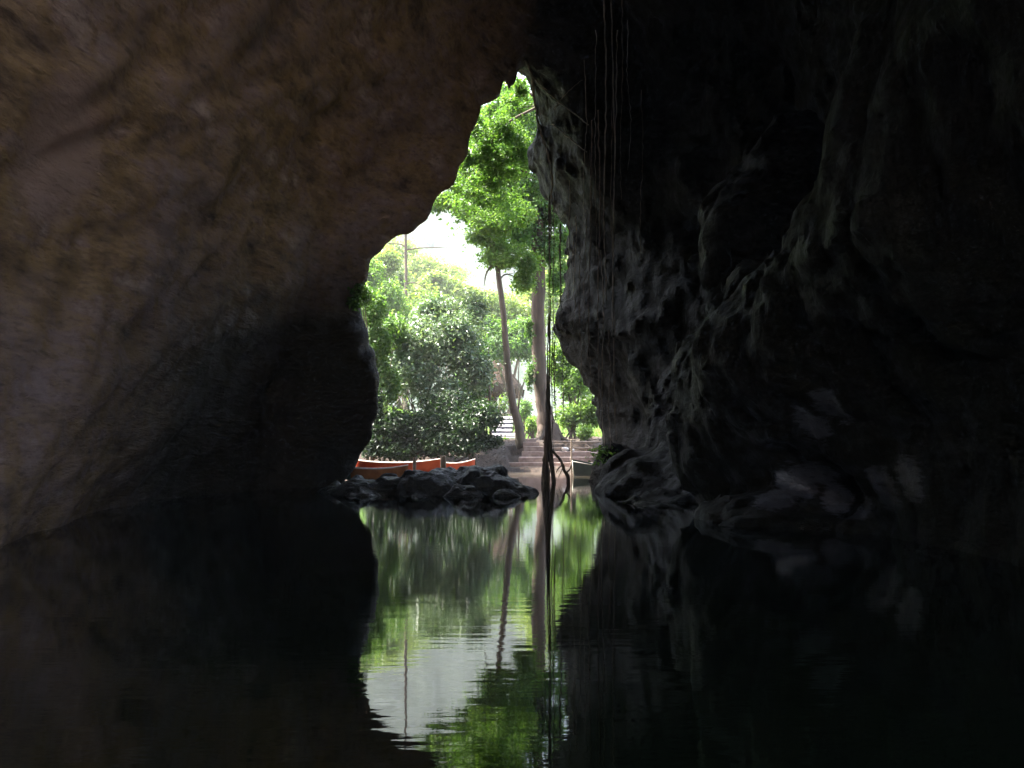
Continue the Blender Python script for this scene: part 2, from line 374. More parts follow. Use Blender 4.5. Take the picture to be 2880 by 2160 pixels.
def ell(F, c, r, rot=None, k=.25):
    """smooth-union a boulder into the rock"""
    c = np.array(c, float); m = max(r) + 1.0
    ix = np.where(abs(xs-c[0]) < m)[0]; iy = np.where(abs(ys-c[1]) < m)[0]; iz = np.where(abs(zs-c[2]) < m)[0]
    if not (len(ix) and len(iy) and len(iz)): return
    sl = np.ix_(ix, iy, iz)
    q = np.stack(np.meshgrid(xs[ix]-c[0], ys[iy]-c[1], zs[iz]-c[2], indexing='ij'), -1)
    if rot is not None:
        from mathutils import Euler
        q = q @ np.array(Euler(rot).to_matrix())
    r = np.array(r); d = (np.linalg.norm(q / r, axis=-1) - 1) * r.min()
    a = F[sl]; hh = np.clip(.5 + .5*(a-d)/k, 0, 1)
    F[sl] = a*(1-hh) + d*hh - k*hh*(1-hh)
ell(F, (3.9,14.0,-.1), (1.3,1.2,.75), (R(12),R(-14),.3)); ell(F, (5.0,12.6,-.15), (1.2,1.0,.75), (R(18),R(-8),-.2))
ell(F, (2.75,18.5,-.35), (.95,2.0,.7)); ell(F, (2.9,21.5,-.1), (1.0,1.8,.9))
ell(F, (3.6,16.2,1.6), (1.1,1.2,2.0)); ell(F, (4.6,17.5,5.2), (.9,1.2,1.6), (0,R(20),0))
ell(F, tuple(P(357,270,24)), (.32,.6,.5), k=.15); ell(F, (2.55,26,.2), (.45,1.0,.9)); ell(F, (-.05,24.3,10.35), (.16,.5,1.25), k=.1)
# outer cliff: a rough block
BX = np.maximum(np.abs(xs) - 12.6, 0)
YG = ys[None,:,None]; XG = xs[:,None,None]; ZG = zs[None,None,:]
box = np.maximum(np.maximum(np.abs(XG) - 12.4, ZG - (15.8 + .8*np.sin(XG*.5) + .7*np.sin(YG*.35))), np.maximum(np.where(XG < -.5, -15., -3.2 + .35*np.clip(6-XG,-6,6)*0 - .12*ZG) - YG, YG - (31.2 - .12*np.abs(XG-1) - .10*(ZG-4))))
box = np.maximum(box, -1.7 - ZG)
F = np.maximum(F, box.astype(np.float32))
near = np.argwhere(np.abs(F) < 1.1); ii = tuple(near.T)
px_, py_, pz_ = xs[ii[0]], ys[ii[1]], zs[ii[2]]
wR = np.clip((px_ + .8 - .0*pz_) / 2.2, 0, 1); wR = wR*wR*(3-2*wR)
wout = np.clip((py_ - 29) / 2, 0, 1); wR = np.maximum(wR, wout)
sil = 1 - .55*np.exp(-((py_-25.5)/2.5)**2)
u = py_*.88 + pz_*.47; v = -py_*.47 + pz_*.88
left = .035*(2*np.abs(vnoise(px_/.9, u/1.6+5, v/.4, 14))-.5) + .16*vnoise(px_/3.2, py_/3.2, pz_/3.2, 1)*sil + .10*vnoise(px_/1.3, u/3.0, v/.9, 2) + .08*vnoise(px_/.6, u/1.2, v/.38, 3) + .05*vnoise(px_/.3, u/.55, v/.26, 4)
def ridged(s, sd): return 1 - 2*np.abs(vnoise(px_/s, py_/s, pz_/(s*1.35), sd))
calm = 1 - .25*np.exp(-(((px_-4.4)/1.3)**2 + ((py_-13.4)/1.6)**2 + ((pz_-.7)/1.4)**2))
right = (.24*vnoise(px_/2.6, py_/2.6, pz_/2.6, 5) + .17*ridged(1.7, 6))*sil + (.09*(1-2*np.abs(vnoise(px_/1.0+pz_/2.0, py_/1.0, pz_/.9, 7))) + .09*vnoise(px_/.55, py_/.55+pz_*.5, pz_/.55, 8) + .08*(1-2*np.abs(vnoise(px_/.28, py_/.28, pz_/.30, 9))))*calm - .10
F[ii] += (left*(1-wR) + right*wR).astype(np.float32) * .95
V, FC = surface_nets(F, (X0, Y0, Z0), H); del F
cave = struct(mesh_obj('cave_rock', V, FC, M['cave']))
bvh = BVHTree.FromPolygons([tuple(v) for v in V.tolist()], [tuple(f) for f in FC.tolist()])
def hit(px, py, off=.06, lim=60):
    d = (P(px, py, 10) - Vector((0,0,EYE))).normalized()
    h = bvh.ray_cast(Vector((0,0,EYE)), d, lim)
    return None if h[0] is None else h[0] - d*off
for v_, (a_, b_, l_) in zip(WET_GLINT_N, WET_GLINTS): v_.inputs[1].default_value = tuple(hit(a_, b_, 0) or P(a_, b_, 14))

# ------------------------------------------------------------------ ground, river bed
def ground_z(x, y):
    y = np.asarray(y, float); x = np.asarray(x, float)
    z = np.interp(y, [-400,24,30,33.2,34.6,36.6,39,44.2,46.6,60,90,160,400,1500], [-1.6,-1.6,-1.3,-.35,.12,.72,1.02,1.08,2.04,2.1,2.0,1.8,1.5,1.0])
    z = z + np.clip((np.abs(x-.5)-4.5)*.25, 0, 2.5)*np.clip((y-33)/4,0,1)*np.clip((70-y)/20,0,1)
    z = z + 2.2*np.clip((-5-y)/4,0,1)*np.clip((x-2)/4,0,1)  # unseen sandbank behind the camera, added to bounce warm light onto the left wall
    amp = .10*np.clip((y-31)/3,0,1)
    z = z + amp*(vnoise(x/1.4, y/1.4, y*0, 11) + .5*vnoise(x/.5, y/.5, y*0, 12))
    instep = (x > -.1) & (x < 3.0) & (y > 34.4) & (y < 37.6)
    z = np.where(instep, z - .35, z)
    up = (x > -1.1) & (x < .2) & (y > 43.6) & (y < 46.3)
    return np.where(up, np.minimum(z, np.interp(y, [43.6,44.3,46.3],[1.0,.9,1.75])), z)
gx = np.concatenate([np.array([-1500,-500,-200,-100,-60,-40]), np.linspace(-30,-8,24), np.arange(-7.8,8,.2), np.linspace(8.5,30,22), np.array([40,60,100,200,500,1500])])
gy = np.concatenate([np.array([-1500,-400,-100,-40,-17,-12,-9,-7,-5,0,15,24,28]), np.arange(29,50,.2), np.linspace(50.5,90,50), np.array([100,120,160,220,400,800,1500])])
A, Bq = np.meshgrid(gx, gy, indexing='ij'); Zg = ground_z(A, Bq)
gv = np.stack([A, Bq, Zg], -1).reshape(-1,3); ng = len(gy)
ia, ib = np.meshgrid(np.arange(len(gx)-1), np.arange(len(gy)-1), indexing='ij'); q = (ia*ng+ib).ravel()
gf = np.stack([q, q+ng, q+ng+1, q+1], 1)
def ground_mat():
    m, n, p, o = mat_new('earth_and_grass'); c = coord(n, kind='World'); s = N(n, 'ShaderNodeSeparateXYZ'); n.links.new(c, s.inputs[0])
    t = noise(n, c, 1.8, 8, .6); t2 = noise(n, c, 14, 6, .65)
    earth = ramp(n, t2, [(.3, (.012,.008,.005)), (.5, (.035,.022,.014)), (.7, (.11,.072,.05))])
    grass = ramp(n, t2, [(.3, (.05,.11,.015)), (.6, (.12,.2,.03)), (.8, (.22,.29,.08))])
    sand = ramp(n, t2, [(.3, (.35,.3,.24)), (.7, (.5,.45,.38))])
    f = math_(n, 'ADD', s.outputs[1], math_(n, 'MULTIPLY', t, 4.0))
    col = mixc(n, ramp(n, math_(n, 'MULTIPLY', f, .01), [(.455, 0), (.463, 1)]), earth, grass)
    col = mixc(n, ramp(n, math_(n, 'MULTIPLY', f, .01), [(.50, 0), (.52, 1)]), col, mixc(n, ramp(n, t, [(.4,0),(.55,1)]), sand, grass))
    col = mixc(n, ramp(n, math_(n, 'ADD', math_(n, 'MULTIPLY', s.outputs[1], .02), .5), [(.42,1),(.44,0)]), col, (.5,.42,.34))  # pale sand of the added bank, reflecting light into the cave
    n.links.new(col, p.inputs['Base Color']); p.inputs['Roughness'].default_value = .95
    bump(n, t2, .9, .05, p); return m
struct(mesh_obj('ground', gv, gf, ground_mat()))
def gz(x, y): return float(ground_z(np.array([x]), np.array([y]))[0])

# ------------------------------------------------------------------ water
def water_mat():
    m, n, p, o = mat_new('river_water')
    c = coord(n, kind='World'); s = N(n, 'ShaderNodeSeparateXYZ'); n.links.new(c, s.inputs[0])
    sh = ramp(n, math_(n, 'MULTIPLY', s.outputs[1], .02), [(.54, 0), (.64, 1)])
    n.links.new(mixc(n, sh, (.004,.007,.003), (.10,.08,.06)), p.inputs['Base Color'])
    p.inputs['Roughness'].default_value = .015; p.inputs['IOR'].default_value = 1.38; p.inputs['Specular IOR Level'].default_value = .5
    fine = noise(n, coord(n, (1.6, 7, 1), (0,0,R(4)), 'World'), 1.6, 3, .5)
    mid = noise(n, coord(n, (.55, 2.6, 1), (0,0,R(-6)), 'World'), 1.0, 3, .5)
    patch = ramp(n, noise(n, coord(n, (.3,.25,1), kind='World'), 1.0, 2, .5), [(.35, .25), (.65, 1)])
    nearw = ramp(n, math_(n, 'MULTIPLY', s.outputs[1], .1), [(.35, 1), (.95, .12), ])
    h = math_(n, 'ADD', math_(n, 'MULTIPLY', fine, .0011), math_(n, 'MULTIPLY', math_(n, 'MULTIPLY', mid, nearw), .0045))
    h = math_(n, 'MULTIPLY', h, patch)
    bump(n, h, 1.0, 1.0, p); return m
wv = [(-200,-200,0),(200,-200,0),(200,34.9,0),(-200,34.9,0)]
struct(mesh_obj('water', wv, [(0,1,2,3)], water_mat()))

# ------------------------------------------------------------------ wooded hill far behind
hx = np.linspace(-220,160,190); hy = np.linspace(130,330,110); HA, HB = np.meshgrid(hx, hy, indexing='ij')
HZ = 95*np.clip((HB-135)/140,0,1)**1.1 * (1/(1+np.exp((HA-12)/12))) + 12*np.clip((HB-150)/60,0,1)
HZ = HZ + (HZ > 1)*(3.2*(1-np.abs(vnoise(HA/5,HB/5,HB*0,70))) + 1.6*vnoise(HA/2.4,HB/2.4,HB*0,71)) - 1.5
hv = np.stack([HA,HB,HZ],-1).reshape(-1,3); nh = len(hy); ia, ib = np.meshgrid(np.arange(len(hx)-1), np.arange(nh-1), indexing='ij'); q = (ia*nh+ib).ravel()
m_, n_, p_, o_ = mat_new('distant_woods'); c_ = coord(n_, kind='World'); t_ = noise(n_, c_, .35, 8, .75)
n_.links.new(ramp(n_, t_, [(.35,(.03,.06,.03)),(.47,(.075,.11,.065)),(.57,(.12,.16,.13)),(.7,(.2,.22,.22))]), p_.inputs['Base Color']); p_.inputs['Roughness'].default_value = 1
bump(n_, t_, 1, 1.5, p_)
struct(mesh_obj('hill', hv, np.stack([q, q+nh, q+nh+1, q+1],1), m_))

# ------------------------------------------------------------------ foliage
def leaves(blobs, n, size, seed, flat=.35, shell=.55, aspect=.5, droop=0.0, clip=None, thr=-.12):
    """leaf-shaped folded quads spread through ellipsoid clumps (cx,cy,cz,rx,ry,rz)"""
    r = np.random.default_rng(seed); bl = np.array(blobs, float)
    wgt = (bl[:,3]*bl[:,4]*bl[:,5])**(2/3); wgt /= wgt.sum()
    k = r.choice(len(bl), n, p=wgt); d = r.normal(size=(n,3)); d /= np.linalg.norm(d, axis=1)[:,None]
    rad = r.random(n)**.42; rad *= (1 + .32*np.abs(r.normal(size=n)))
    c = bl[k,:3] + d*bl[k,3:]*rad[:,None]
    # break the outline with noise
    k1 = max(.4, size*3.3); nz = .6*vnoise(c[:,0]/k1, c[:,1]/k1, c[:,2]/k1*1.3, seed+3) + .5*vnoise(c[:,0]/k1*3, c[:,1]/k1*3, c[:,2]/k1*3, seed+4)
    keep = nz > thr - .3*r.random(n)
    if clip is not None: keep &= clip(c)
    c = c[keep]; d = d[keep]; n = len(c)
    up = d*.6 + np.array([0,0,1.0])*(1-flat) + r.normal(size=(n,3))*.55; up /= np.linalg.norm(up, axis=1)[:,None]
    t = r.normal(size=(n,3)) + np.array([0,0,-droop]); t -= up*(t*up).sum(1)[:,None]; t /= np.linalg.norm(t, axis=1)[:,None]
    s = np.cross(up, t); L = size*(.6+.8*r.random(n))[:,None]; W = L*aspect
    v0 = c - t*L*.5; v1 = c + s*W*.5 + up*W*.16 + t*L*.05; v2 = c + t*L*.5 - up*L*.12; v3 = c - s*W*.5 + up*W*.16 + t*L*.05
    V = np.stack([v0,v1,v2,v3], 1).reshape(-1,3); F_ = np.arange(n*4).reshape(-1,4)
    F_ = np.concatenate([F_[:, [0,1,2]], F_[:, [0,2,3]]]); return V, F_

def clumps(c, r, n, seed, sub=.38, zb=0):
    g = np.random.default_rng(seed); out = []
    for _ in range(n):
        d = g.normal(size=3); d /= np.linalg.norm(d); q = g.random()**.45
        s = sub*(.6+.7*g.random())
        p = np.array(c) + d*np.array(r)*q*(1-sub*.6); p[2] += zb
        out.append((*p, r[0]*s, r[1]*s, r[2]*s))
    return out

def tree(name, label, cat, trunk, crown_blobs, nleaf, lsize, lm, bm, seed, group=None, limbs=8, stems=None, n=10, leafarg={}):
    """trunk: list of (x,y,z,r)"""
    base = trunk[0]; root = thing(name, label, cat, (base[0], base[1], base[2]), group)
    rg = random.Random(seed); mb = MB(); sp = smooth_path(trunk, 5)
    sp = [s + np.array([rg.uniform(-.10,.10)*s[3], rg.uniform(-.10,.10)*s[3], 0, 0]) for s in sp]
    mb.tube([s[:3] for s in sp], [max(.008, s[3]) for s in sp], n, .05, rg)
    cb = sorted(crown_blobs, key=lambda b: -b[3])[:limbs]
    for b in cb:
        c = Vector(b[:3]); best = min(sp[len(sp)//3:], key=lambda s: (Vector(s[:3]) - c).length + (.8 if s[2] > c.z else 0))
        s0 = Vector(best[:3]); r0 = max(.012, best[3]*.45); d = c - s0
        if d.length < .2: continue
        mid = s0 + d*.5 + Vector((rg.uniform(-.15,.15), rg.uniform(-.15,.15), rg.uniform(0,.2)))*d.length
        pp = smooth_path([(*s0, r0), (*mid, r0*.6), (*c, r0*.25)], 4)
        mb.tube([q[:3] for q in pp], [q[3] for q in pp], 6, .08, rg)
        for _ in range(4):
            e = c + Vector((rg.uniform(-1,1)*b[3], rg.uniform(-1,1)*b[4], rg.uniform(-.6,1)*b[5])); st = Vector(pp[rg.randrange(3, len(pp))][:3])
            mb.tube([st, (st+e)/2 + Vector((0,0,.05)), e], [r0*.3, r0*.2, r0*.08], 4)
    for st in (stems or []):
        pp = smooth_path(st, 4); mb.tube([q[:3] for q in pp], [q[3] for q in pp], 6, .1, rg)
    mb.build('trunk', bm, root)
    V_, F_ = leaves(crown_blobs, nleaf, lsize, seed, **leafarg)
    o = mesh_obj('crown', V_, F_, lm, root, False)
    return root

def blobs_px(lst):
    """(px, py, d, radius px x, radius px y[, ry m])"""
    out = []
    for b in lst:
        c = P(*b[:3]); k = b[2]/1000; out.append((c.x, c.y, c.z, b[3]*k, (b[5] if len(b) > 5 else b[3]*k), b[4]*k))
    return out
def subclump(bl, n, seed, sub=.45):
    o = [(b[0], b[1], b[2], b[3]*.85, b[4]*.85, b[5]*.85) for b in bl]
    for i, b in enumerate(bl): o += clumps(b[:3], b[3:6], n, seed+i, sub*1.05)
    return o

# big tree at the head of the steps -------------------------------------------------
tb = [P(549,437,40), P(546,420,40), P(541,390,40), P(538.5,340,40), P(538,280,40), P(537,225,40), P(538,170,40), P(536,110,39.5), P(530,40,39)]
rr = [.55,.36,.29,.27,.27,.24,.20,.14,.08]
big = [tuple(p) + (r_,) for p, r_ in zip(tb, rr)]; big[0] = (big[0][0], big[0][1], gz(big[0][0], 40)-.1, .55)
cb = subclump(blobs_px([(545,150,38,26,24),(520,120,37,24,22),(505,150,38,22,20),(500,190,39,24,18),(480,185,38,20,14),(530,195,39,22,22),
    (548,215,40,20,20),(548,250,40,16,16),(562,240,41,16,26),(560,280,41,14,22),(440,205,39,18,12),(430,170,39,34,22),(395,150,39,30,22),(440,130,38,30,22),(470,80,38,34,26),(500,150,40,50,60),(510,220,40,52,34),(531,372,39.6,6,20),(530,330,39.6,5,14),(500,225,39,22,14),(520,240,39,16,14),(470,215,38,18,9),(515,90,36,18,16),(495,120,36,16,18),(560,190,41,18,30)]), 7, 100)
tree('broadleaf_tree', 'tall broadleaf tree with the thickest straight brown trunk beside the bank steps', 'tree', big, cb, 90000, .17, M['l_mid'], M['bark_big'], 21, limbs=26, leafarg=dict(thr=.11),
     stems=[[tuple(P(545,420,40))+(.3,), tuple(P(540,437,39.6))+(.16,), tuple(P(533,443,39))+(.05,)], [tuple(P(552,425,40))+(.25,), tuple(P(560,437,40))+(.15,), tuple(P(568,441,39.8))+(.05,)]])
# leaning tree ------------------------------------------------------------------------
tl = [P(522,447,37),P(518,425,37),P(513,405,37),P(509,380,37),P(506,345,37),P(503,310,37),P(499,280,37),P(496,256,37),P(492,235,37)]
rl = [.22,.16,.14,.13,.118,.108,.10,.085,.045]
cl = subclump(blobs_px([(492,225,36.5,22,14),(470,205,37,20,10),(508,215,36.5,22,16),(505,255,37,24,14),(525,262,37.5,18,13),(480,240,37,14,9),(450,200,37,16,8),(524,282,38,14,11)]), 7, 300)
tree('leaning_tree', 'slim grey tree leaning to the left in front of the pale upper steps', 'tree', [tuple(p)+(r_,) for p, r_ in zip(tl, rl)], cl, 26000, .15, M['l_bright'], M['bark_lean'], 22, limbs=16, leafarg=dict(thr=0.0),
     stems=[[tuple(P(497,262,37))+(.06,), tuple(P(492,250,37))+(.05,), tuple(P(490,236,37))+(.02,)], [tuple(P(499,270,37))+(.05,), tuple(P(508,256,37))+(.03,), tuple(P(520,246,37))+(.012,)],
            [tuple(P(498,258,37))+(.06,), tuple(P(487,272,36.8))+(.04,), tuple(P(484,286,36.8))+(.01,)]])
# dark hanging foliage in the top of the opening ---------------------------------------
ct = subclump(blobs_px([(500,130,31,22,18),(485,150,31,20,18),(510,165,31,22,16),(490,180,31.5,20,14),(522,150,31,12,22),(505,105,30.5,16,12),(470,190,32,14,8),(520,90,30,8,14),(476,128,31,12,16),(464,160,31,12,16),(455,185,32,12,12),(500,160,33,36,34),(515,110,33,20,34),(490,200,34,40,20)]), 9, 500)
ct = [b for b in ct]
base = P(560,60,31)
tree('overhanging_tree', 'dark leafy tree hanging into the top of the cave mouth', 'tree', [(2.9,32.6,13.5,.12),(2.0,32.0,12.6,.08),(.9,31.4,11.6,.045),tuple(P(505,125,31))+(.035,),tuple(P(480,160,31))+(.015,)],
     ct, 38000, .12, M['l_mid'], M['root_dark'], 23, limbs=18, leafarg=dict(thr=.15))
# sky-side slim trunk at the left --------------------------------------------------------
tp = [P(406,440,56),P(406,380,56),P(406,308,56),P(406,270,56),P(405.5,236,56),P(405,190,56),P(405,140,56)]
rp = [.14,.12,.09,.08,.075,.06,.04]
cp = subclump(blobs_px([(405,150,56,26,14),(390,170,56,14,9),(422,170,56,16,8)]), 5, 610)
tree('slender_tree', 'slender pole-like tree with level twigs standing alone against white sky', 'tree', [tuple(p)+(r_,) for p, r_ in zip(tp, rp)], cp, 5000, .2, M['l_pale'], M['bark_big'], 24, limbs=5,
     stems=[[tuple(P(406,250,56))+(.05,), tuple(P(420,248,56))+(.035,), tuple(P(452,247,56))+(.015,)], [tuple(P(406,248,56))+(.05,), tuple(P(400,244,56))+(.04,), tuple(P(380,243,56))+(.015,)],
            [tuple(P(406,284,56))+(.04,), tuple(P(416,283,56))+(.03,), tuple(P(428,290,56))+(.012,)]])
# shrubs and bushes ------------------------------------------------------------------------
def shrub(name, label, cat, px, py, d, bl, nsub, nl, ls, lm, seed, group=None, nst=7, bm='bark_lean', **la):
    g = P(px, py, d); x, y = g.x, g.y; z = gz(x, y); rg = random.Random(seed)
    bl2 = subclump(blobs_px(bl), nsub, seed, .42)
    st = []
    for _ in range(nst):
        b = rg.choice(bl2); st.append([(x+rg.uniform(-.5,.5), y+rg.uniform(-.3,.3), z-.05, .045), ((x+b[0])/2+rg.uniform(-.3,.3), (y+b[1])/2, (z+b[2])/2, .03), (b[0], b[1], b[2], .012)])
    tp_ = blobs_px(bl)[0]
    return tree(name, label, cat, [(x, y, z-.05, .07), ((x+tp_[0])/2, y, (z+tp_[2])/2, .05), (tp_[0], tp_[1], tp_[2], .02)], bl2, nl, ls, lm, M[bm], seed, group, limbs=5, stems=st, leafarg=la)
shrub('silver_shrub', 'large rounded shrub with silvery grey-green leaves behind the red canoe', 'shrub', 430,440,36,
      [(430,345,36,34,34),(410,375,35.5,28,22),(455,335,36.5,30,26),(470,370,36,26,24),(400,345,36,20,24),(440,310,37,26,16),(475,310,38,18,20),(440,395,35.5,30,18)], 8, 52000, .14, M['l_silver'], 31)
shrub('green_shrub', 'bright green bush rising close behind the left cave wall', 'shrub', 372,440,34,
      [(370,310,34,14,20),(378,345,34,16,24),(385,385,34,16,22),(365,295,33,10,12),(395,330,35,12,16)], 7, 16000, .13, M['l_mid'], 32)
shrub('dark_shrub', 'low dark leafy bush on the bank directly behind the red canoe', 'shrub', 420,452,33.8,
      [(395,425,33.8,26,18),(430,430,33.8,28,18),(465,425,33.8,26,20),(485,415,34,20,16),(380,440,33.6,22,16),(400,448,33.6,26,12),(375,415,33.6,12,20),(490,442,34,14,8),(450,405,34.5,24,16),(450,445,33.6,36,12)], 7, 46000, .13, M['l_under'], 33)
shrub('glossy_shrub', 'deep green glossy bush between the dark bush and the hut', 'shrub', 470,430,38,
      [(472,385,38,18,16),(462,395,37.5,18,14),(468,360,39,16,16),(470,345,40,18,14),(478,410,38,16,10)], 7, 22000, .14, M['l_deep'], 34)
shrub('yellow_green_bush', 'sunny yellow-green bush to the right of the thick trunk', 'shrub', 575,430,41,
      [(575,380,42,20,26),(562,360,42,14,26),(590,410,41,16,18),(570,415,41,16,12),(580,345,43,16,16),(565,330,43,12,22)], 7, 24000, .14, M['l_bright'], 35)
shrub('pale_bush', 'pale sunlit bush behind the leaning trunk', 'shrub', 500,400,56,
      [(500,310,56,24,20),(525,320,57,22,22),(485,330,55,20,18),(540,300,58,16,24),(515,345,56,20,12)], 7, 26000, .2, M['l_pale'], 36)
shrub('roadside_bush', 'light green bush filling the left of the view below the slender tree', 'shrub', 400,400,50,
      [(385,300,50,22,20),(420,318,51,24,14),(372,275,50,12,16),(445,322,50,20,12)], 7, 22000, .19, M['l_bright'], 37)
for i, (px, d, bl, lab) in enumerate([
    (385, 66, [(380,265,66,20,18),(395,290,66,18,16),(368,245,66,10,10)], 'pale far tree just right of the left cave wall'),
    (440, 70, [(440,285,70,20,12),(460,295,70,18,10),(425,300,70,14,10)], 'low far tree with hazy pale crown left of the leaning trunk'),
    (545, 72, [(545,270,72,18,22),(530,290,72,16,16),(560,300,72,14,26)], 'far sunlit tree showing either side of the thick trunk'),
    (405, 60, [(385,262,60,16,14),(415,300,60,26,12),(375,285,60,14,18)], 'thin pale tree overlapping the foot of the slender tree'),
    (480, 75, [(470,300,75,26,10),(500,340,75,30,24),(440,320,75,30,16)], 'broad pale tree filling in behind the silvery shrub'),
    (425, 85, [(420,270,85,26,16),(400,250,85,18,14),(450,275,85,22,10)], 'faint pale tree highest in the hazy gap beside the slender tree'),
    (590, 64, [(590,320,64,20,40),(575,280,64,16,30)], 'far tree seen low beside the right cave wall')]):
    shrub('distant_tree', lab, 'tree', px, 400, d, bl, 7, 14000, .26, M['l_pale'], 700+i*20, 'pale trees far beyond the hut')
shrub('shade_tree', 'leafy mid-green tree overhanging the thatched roof behind the leaning trunk', 'tree', 516,400,50,
      [(500,345,49.5,26,14),(520,335,50,24,16),(490,330,50,20,14),(528,352,50,14,10),(478,350,49.5,16,12)], 7, 22000, .17, M['l_mid'], 38)
# small plants near the upper steps
for i, (px, py, d, w_, h_, lab, m_) in enumerate([
    (524,410,45,9,12,'spiky little plant beside the charred stump','l_mid'),
    (503,402,47,5,10,'bright green seedling under the thatched eave','l_bright'),
    (500,441,42,9,4,'low green tuft at the foot of the pale steps','l_mid'),
    (472,448,34.6,8,4,'small green tuft at the waterside left of the thin sapling','l_mid'),
    (585,432,38.5,8,8,'grassy tuft against the right rock foot','l_bright'),
    (482,418,42.5,10,7,'light green tuft left of the pale steps','l_bright'),
    (533,425,42.5,7,9,'yellow-green tuft at the left foot of the thick trunk','l_bright')]):
    shrub('small_plant', lab, 'plant', px, py+h_, d, [(px,py,d,w_,h_)], 4, 1500 if i != 1 else 300, .12, M[m_], 800+i*7, 'small plants on the bank', nst=5, droop=.4)

# grass on the lawn either side of the upper steps -----------------------------------------
g = np.random.default_rng(5); n = 30000
gxv = g.uniform(-7,7,n); gyv = g.uniform(44,50,n); keep = ~((gxv > -1.15) & (gxv < .25) & (gyv < 47.2)); gxv, gyv = gxv[keep], gyv[keep]; n = len(gxv)
gzv = ground_z(gxv, gyv)-.01; hh = g.uniform(.06,.2,n); an = g.uniform(0,6.28,n); wd = .012
b0 = np.stack([gxv-np.cos(an)*wd, gyv-np.sin(an)*wd, gzv],1); b1 = np.stack([gxv+np.cos(an)*wd, gyv+np.sin(an)*wd, gzv],1); b2 = np.stack([gxv+g.normal(0,.04,n), gyv+g.normal(0,.04,n), gzv+hh],1)
o = mesh_obj('grass', np.stack([b0,b1,b2],1).reshape(-1,3), np.arange(n*3).reshape(-1,3), M['l_bright'], None, False)
o['kind'] = 'stuff'; tag(o, 'short sunlit grass covering the bank beside the pale steps', 'grass')
# leaf litter on the bank
n = 14000; lx = g.uniform(-5,5,n); ly = g.uniform(34.2,43.5,n); lz = ground_z(lx, ly)+.02
V_, F_ = leaves([(0,0,0,1,1,1)], n, .09, 9); k = len(V_)//4; V_ = V_.reshape(-1,4,3); V_ = V_ - V_.mean(1, keepdims=True); V_[:,:,2] *= .25
kp = ~((lx[:k] > -.2) & (lx[:k] < 3) & (ly[:k] < 37.8)); V_ = V_ + np.stack([lx[:k],ly[:k],lz[:k]],1)[:,None,:]; V_ = V_[kp]
M['litter'] = leafm('dead_leaf', (.03,.018,.01), (.08,.048,.028), (.2,.13,.08), trans=.05)
F_ = np.arange(len(V_)*4).reshape(-1,4)
o = mesh_obj('leaf_litter', V_.reshape(-1,3), F_, M['litter'], None, False); o['kind'] = 'stuff'; tag(o, 'fallen brown leaves scattered over the earth bank', 'leaf litter')

# ------------------------------------------------------------------ steps
low = thing('stone_steps', 'worn pinkish concrete steps rising from the water behind the root column', 'steps', (1.4,35,0))
rg = random.Random(4)
lv = [(514.5,467.6,2.9),(508.5,462.5,2.9),(519,457,2.9),(522,451.6,2.85),(524,446.4,1.15),(523,441.9,1.0),(521,438.6,.9)]
for i, (lx_, ly_, xr) in enumerate(lv):
    y0 = 34.8 + i*.36; z1 = EYE + (436-ly_)*y0/1000; x0 = (lx_-512)*y0/1000
    mb = MB(); mb.box(x0, xr, y0, y0+.42, z1-.24, z1, .018, .006, rg); mb.build('step', M['step_low'], low, False)
ms = MB(); ms.box(-.12, 2.95, 34.45, 34.80, -.5, -.02, .02, .01, rg); ms.build('submerged_step', M['step_low'], low, False)
hi = thing('upper_steps', 'pale sunlit concrete steps climbing to the lawn between the sapling and leaning trunk', 'steps', (-.45,45,1.1))
tops = [437.0, 433.2, 429.0, 424.6, 420.4, 416.2]
for i, ty in enumerate(tops):
    y0 = 44.2 + i*.42; z1 = EYE + (436-ty)*y0/1000; zb = z1 - .19
    mb = MB(); mb.box(-1.0+.02*rg.random(), (.35 if i < 2 else .06)-.05*rg.random(), y0, y0+.5, z1-.095 if i < 5 else z1-.13, z1, .012, .006, rg); s_ = mb.build('step', M['step_hi'], hi, False)
    mb = MB(); mb.box(-.97, (.31 if i < 2 else 0), y0+.05, y0+.48, zb-.25, z1-.097 if i < 5 else z1-.133, 0, .0, rg); mb.build('riser', M['riser_shadow'], s_, False)
    s_ = None
# wooden rail right of the root column
rail = thing('wooden_rail', 'low rustic log rail on the landing right of the root column', 'rail', (2.0,37.4,.5))
for k, (yy, za) in enumerate([(37.3,.97),(37.2,.74)]):
    mb = MB(); pts = [(1.15+i*.3, yy+rg.uniform(-.02,.02), za+rg.uniform(-.012,.012)) for i in range(8)]; mb.tube(pts, .045, 8, .1, rg); mb.build('log', M['wood_pale'], rail)
for x in (1.25, 2.0, 2.75):
    mb = MB(); mb.tube([(x,37.4,.3),(x+.01,37.4,1.02)], [.04,.035], 7, .1, rg); mb.build('post', M['wood_pale'], rail)
mb = MB(); mb.tube([(2.75,37.36,.9),(3.1,37.0,.6)], .03, 6, .1, rg); mb.build('brace', M['wood_pale'], rail)
# landing slab behind the wide steps
mb = MB(); mb.box(1.2, 3.6, 36.31, 37.9, .25, .60, .02, .01, rg); tag(mb.build('landing_slab', M['step_low'], None, False), 'broad low concrete landing under the log rail', 'landing')
